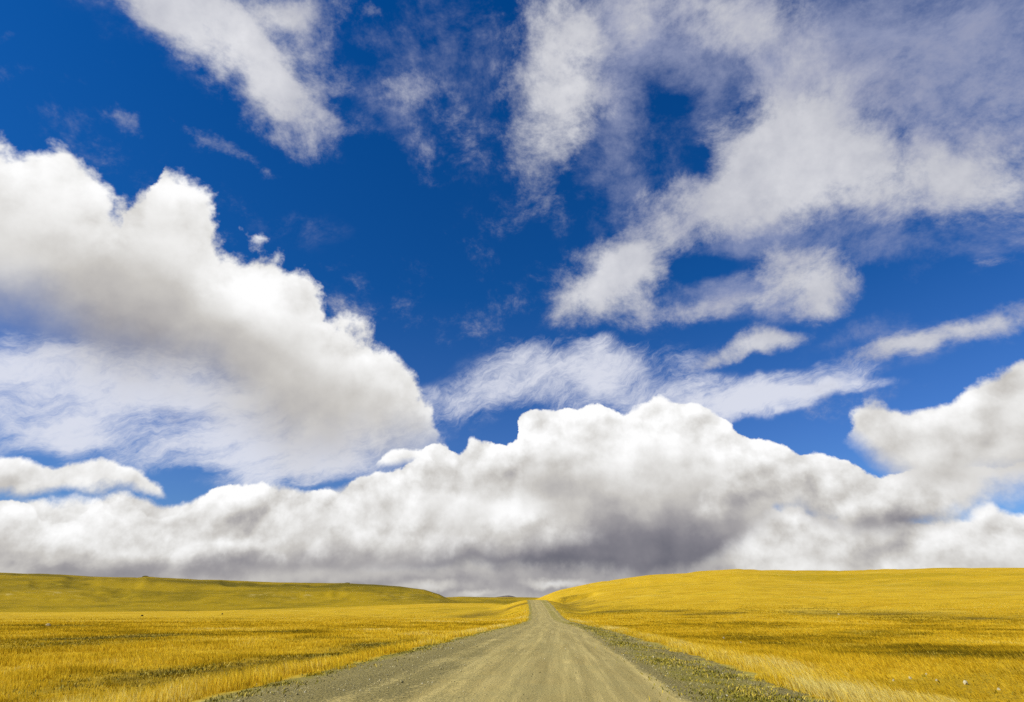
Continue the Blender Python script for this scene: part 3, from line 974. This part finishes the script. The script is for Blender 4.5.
NB = 950000
x, y = scatter(NB, 7.5, 300, -52, 52, 1.62)
f = in_field(x, y)
dk = dark_field(x, y)
cl = fb(x, y, 0.55, 2, 33)                               # clumping
clump = fb(x, y, 2.6, 3, 35)
keep = (f > 0) & (rng.rand(NB) < np.clip(0.62 + .5 * cl + 0.3 * clump, 0.15, 1) * (1 - 0.55 * dk) * (1 - sstep(np.hypot(x, y), 110, 300)))
low = np.ones(NB)                                        # the grass is short around each rock and on its near side
for cx_, cy_, cr, _n in clear:
    keep &= ((x - cx_) ** 2 + (y - cy_) ** 2) > (cr * .6) ** 2
    ux, uy = (CAMXY[0] - cx_), -cy_
    L = math.hypot(ux, uy)
    s = ((x - cx_) * ux + (y - cy_) * uy) / L
    tl = np.abs((x - cx_) * uy - (y - cy_) * ux) / L
    k_ = sstep(s, -.5, 0) * (1 - sstep(s, 1.2, 2.4)) * (1 - sstep(tl, cr * .3, cr * .9))
    low = np.minimum(low, 1 - .6 * k_)
low = low[keep]
x, y, f, dk, cl, clump = (q[keep] for q in (x, y, f, dk, cl, clump))
n = len(x)
z = height(x, y) - 0.02
r = np.hypot(x, y)
edge = np.exp(-((f - 1.3) / 1.5) ** 2)                   # the thick golden fringe along the road
h = (0.21 + 0.08 * clump + 0.17 * edge) * (1 - 0.70 * dk) * rng.uniform(0.55, 1.25, n) * np.where(x > 0, 0.9, 1.0)
h = np.clip(h * sstep(f, -0.2, 0.5) + .05, 0.05, 0.6) * (1 + np.clip(r - 60, 0, 120) / 400) * low
h = h * (1 - .75 * sstep(r, 120, 300))
w = (0.0045 + 0.00055 * np.minimum(r, 150)) * rng.uniform(0.7, 1.4, n)
wind = 0.30 + 0.16 * fb(x, y, 5, 2, 44) + np.where(x > 0, 0.22, 0.0)
la = rng.uniform(0, 2 * np.pi, n)
ls = rng.uniform(0.05, 0.40, n)
lx = h * (np.cos(la) * ls - wind)
ly = h * (np.sin(la) * ls + 0.06)
orange = fb(x, y, 3.3, 3, 52)
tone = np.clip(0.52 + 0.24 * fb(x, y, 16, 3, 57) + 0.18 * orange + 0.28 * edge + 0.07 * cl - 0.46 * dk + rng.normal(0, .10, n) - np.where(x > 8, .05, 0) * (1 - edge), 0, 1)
V, f3, f4, tn, tt = blades(x, y, z, h, w, lx, ly, tone, dk)
me = mesh_from('dry_grass', V, f3, f4, tn, tt)
gmat, N = material('dry_grass_blades')
t = attr(N, 'tone')
tt_ = attr(N, 'tt')
c = N.ramp(t, [(0.0, (0.15, 0.12, 0.010)), (0.22, (0.36, 0.255, 0.012)), (0.42, (0.68, 0.46, 0.020)), (0.62, (0.88, 0.62, 0.032)), (0.82, (0.94, 0.71, 0.08)), (1.0, (0.96, 0.82, 0.26))])
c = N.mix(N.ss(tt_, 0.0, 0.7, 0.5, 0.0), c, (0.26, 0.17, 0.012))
dif = N.new('ShaderNodeBsdfDiffuse')
tra = N.new('ShaderNodeBsdfTranslucent')
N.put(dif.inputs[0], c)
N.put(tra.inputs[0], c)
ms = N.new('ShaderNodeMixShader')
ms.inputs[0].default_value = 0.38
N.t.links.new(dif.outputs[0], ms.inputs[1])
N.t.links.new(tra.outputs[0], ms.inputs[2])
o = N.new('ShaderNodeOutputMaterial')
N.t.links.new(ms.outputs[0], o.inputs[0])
g = link('dry_grass', me, gmat, kind='stuff')
g['label'] = 'golden knee high dry grass covering the fields on both sides of the road'
g['category'] = 'grass'

# low weeds on the shoulders and dull growth in the hollows -----------------------
NW = 420000
x, y = scatter(NW, 7.0, 110, -52, 52, 1.45)
u = x - road_cx(y)
pn = fb(x, y, 1.5, 4, 61)
right = np.exp(-((u - lim_r(y) + 1.8) / 1.0) ** 2) * 1.0 + .45 * np.exp(-((u - lim_r(y) + .4) / .5) ** 2)
leftw = np.exp(-((u + lim_l(y) - .3) / 0.40) ** 2) * .9 + 0.14 * np.exp(-((u + lim_l(y) - 1.2) / .5) ** 2)
dk = dark_field(x, y) * (in_field(x, y) > 0) * np.where(x > 0, .2, .5)
keep = rng.rand(NW) < (right + leftw + dk) * np.clip(0.35 + 1.0 * pn, 0.05, 1)
x, y, u, pn, dk = (q[keep] for q in (x, y, u, pn, dk))
n = len(x)
z = height(x, y) - .005
r = np.hypot(x, y)
h = rng.uniform(0.03, 0.10, n) + dk * .10
w = (0.010 + 0.0009 * r) * rng.uniform(.7, 1.5, n)
la = rng.uniform(0, 2 * np.pi, n)
ls = rng.uniform(.3, 1.3, n)
V, f3, f4, tn, tt = blades(x, y, z, h, w, h * np.cos(la) * ls, h * np.sin(la) * ls, np.clip(.45 + rng.normal(0, .2, n) + .25 * vnoise(x, y, .7, 71) + dk * .3, 0, 1), 0)
me = mesh_from('roadside_weeds', V, f3, f4, tn, tt)
wm, N = material('weeds')
t = attr(N, 'tone')
c = N.ramp(t, [(0.0, (0.11, 0.11, 0.010)), (0.35, (0.22, 0.195, 0.016)), (0.65, (0.40, 0.31, 0.03)), (1.0, (0.62, 0.46, 0.07))])
finish(N, c, 0.7, None, 0.2)
g = link('roadside_weeds', me, wm, kind='stuff')
g['label'] = 'low green and ochre weeds growing along both gravel shoulders'
g['category'] = 'weeds'

# loose gravel --------------------------------------------------------------------
NS = 130000
x, y = scatter(NS, 7.0, 60, -50, 50, 1.6)
u = x - road_cx(y)
inside = (u > -6.1) & (u < 6.8)
lo = np.clip(1 - tracks(u, y), 0, 1) * (0.16 + 0.84 * np.clip(sstep(-u, 0.2, 3.6) + sstep(u, 3.4, 4.0), 0, 1))
keep = inside & (rng.rand(NS) < lo * np.clip(.45 + .9 * fb(x, y, .8, 3, 77), .04, 1))
x, y, u = x[keep], y[keep], u[keep]
n = len(x)
z = height(x, y)
r = np.hypot(x, y)
s = np.exp(rng.normal(-4.75, .45, n)) * (1 + r / 40)
octa = np.array([[1, 0, 0], [0, 1, 0], [-1, 0, 0], [0, -1, 0], [.1, .1, .8], [0, 0, -.4]], float)
yaw = rng.uniform(0, 6.28, n)
jit = rng.uniform(.65, 1.35, (n, 6, 3))
P = octa[None] * jit * s[:, None, None]
X = P[..., 0] * np.cos(yaw)[:, None] - P[..., 1] * np.sin(yaw)[:, None] + x[:, None]
Y = P[..., 0] * np.sin(yaw)[:, None] + P[..., 1] * np.cos(yaw)[:, None] + y[:, None]
Z = P[..., 2] + z[:, None] + .003
fi = np.array([[0, 1, 4], [1, 2, 4], [2, 3, 4], [3, 0, 4], [1, 0, 5], [2, 1, 5], [3, 2, 5], [0, 3, 5]])
F = (np.arange(n)[:, None, None] * 6 + fi[None]).reshape(-1, 3)
me = mesh_from('gravel', np.stack([X, Y, Z], -1).reshape(-1, 3), F, None, np.repeat(np.clip(rng.normal(.45, .22, n), 0, 1), 6))
sm, N = material('gravel_stones')
c = N.ramp(attr(N, 'tone'), [(0.0, (0.16, 0.13, 0.05)), (0.4, (0.34, 0.29, 0.12)), (0.75, (0.58, 0.50, 0.25)), (1.0, (0.82, 0.76, 0.52))])
finish(N, c, 0.85, None, 0.2)
g = link('gravel', me, sm, kind='stuff')
g['label'] = 'loose grey brown gravel lying on the road and its shoulders'
g['category'] = 'gravel'
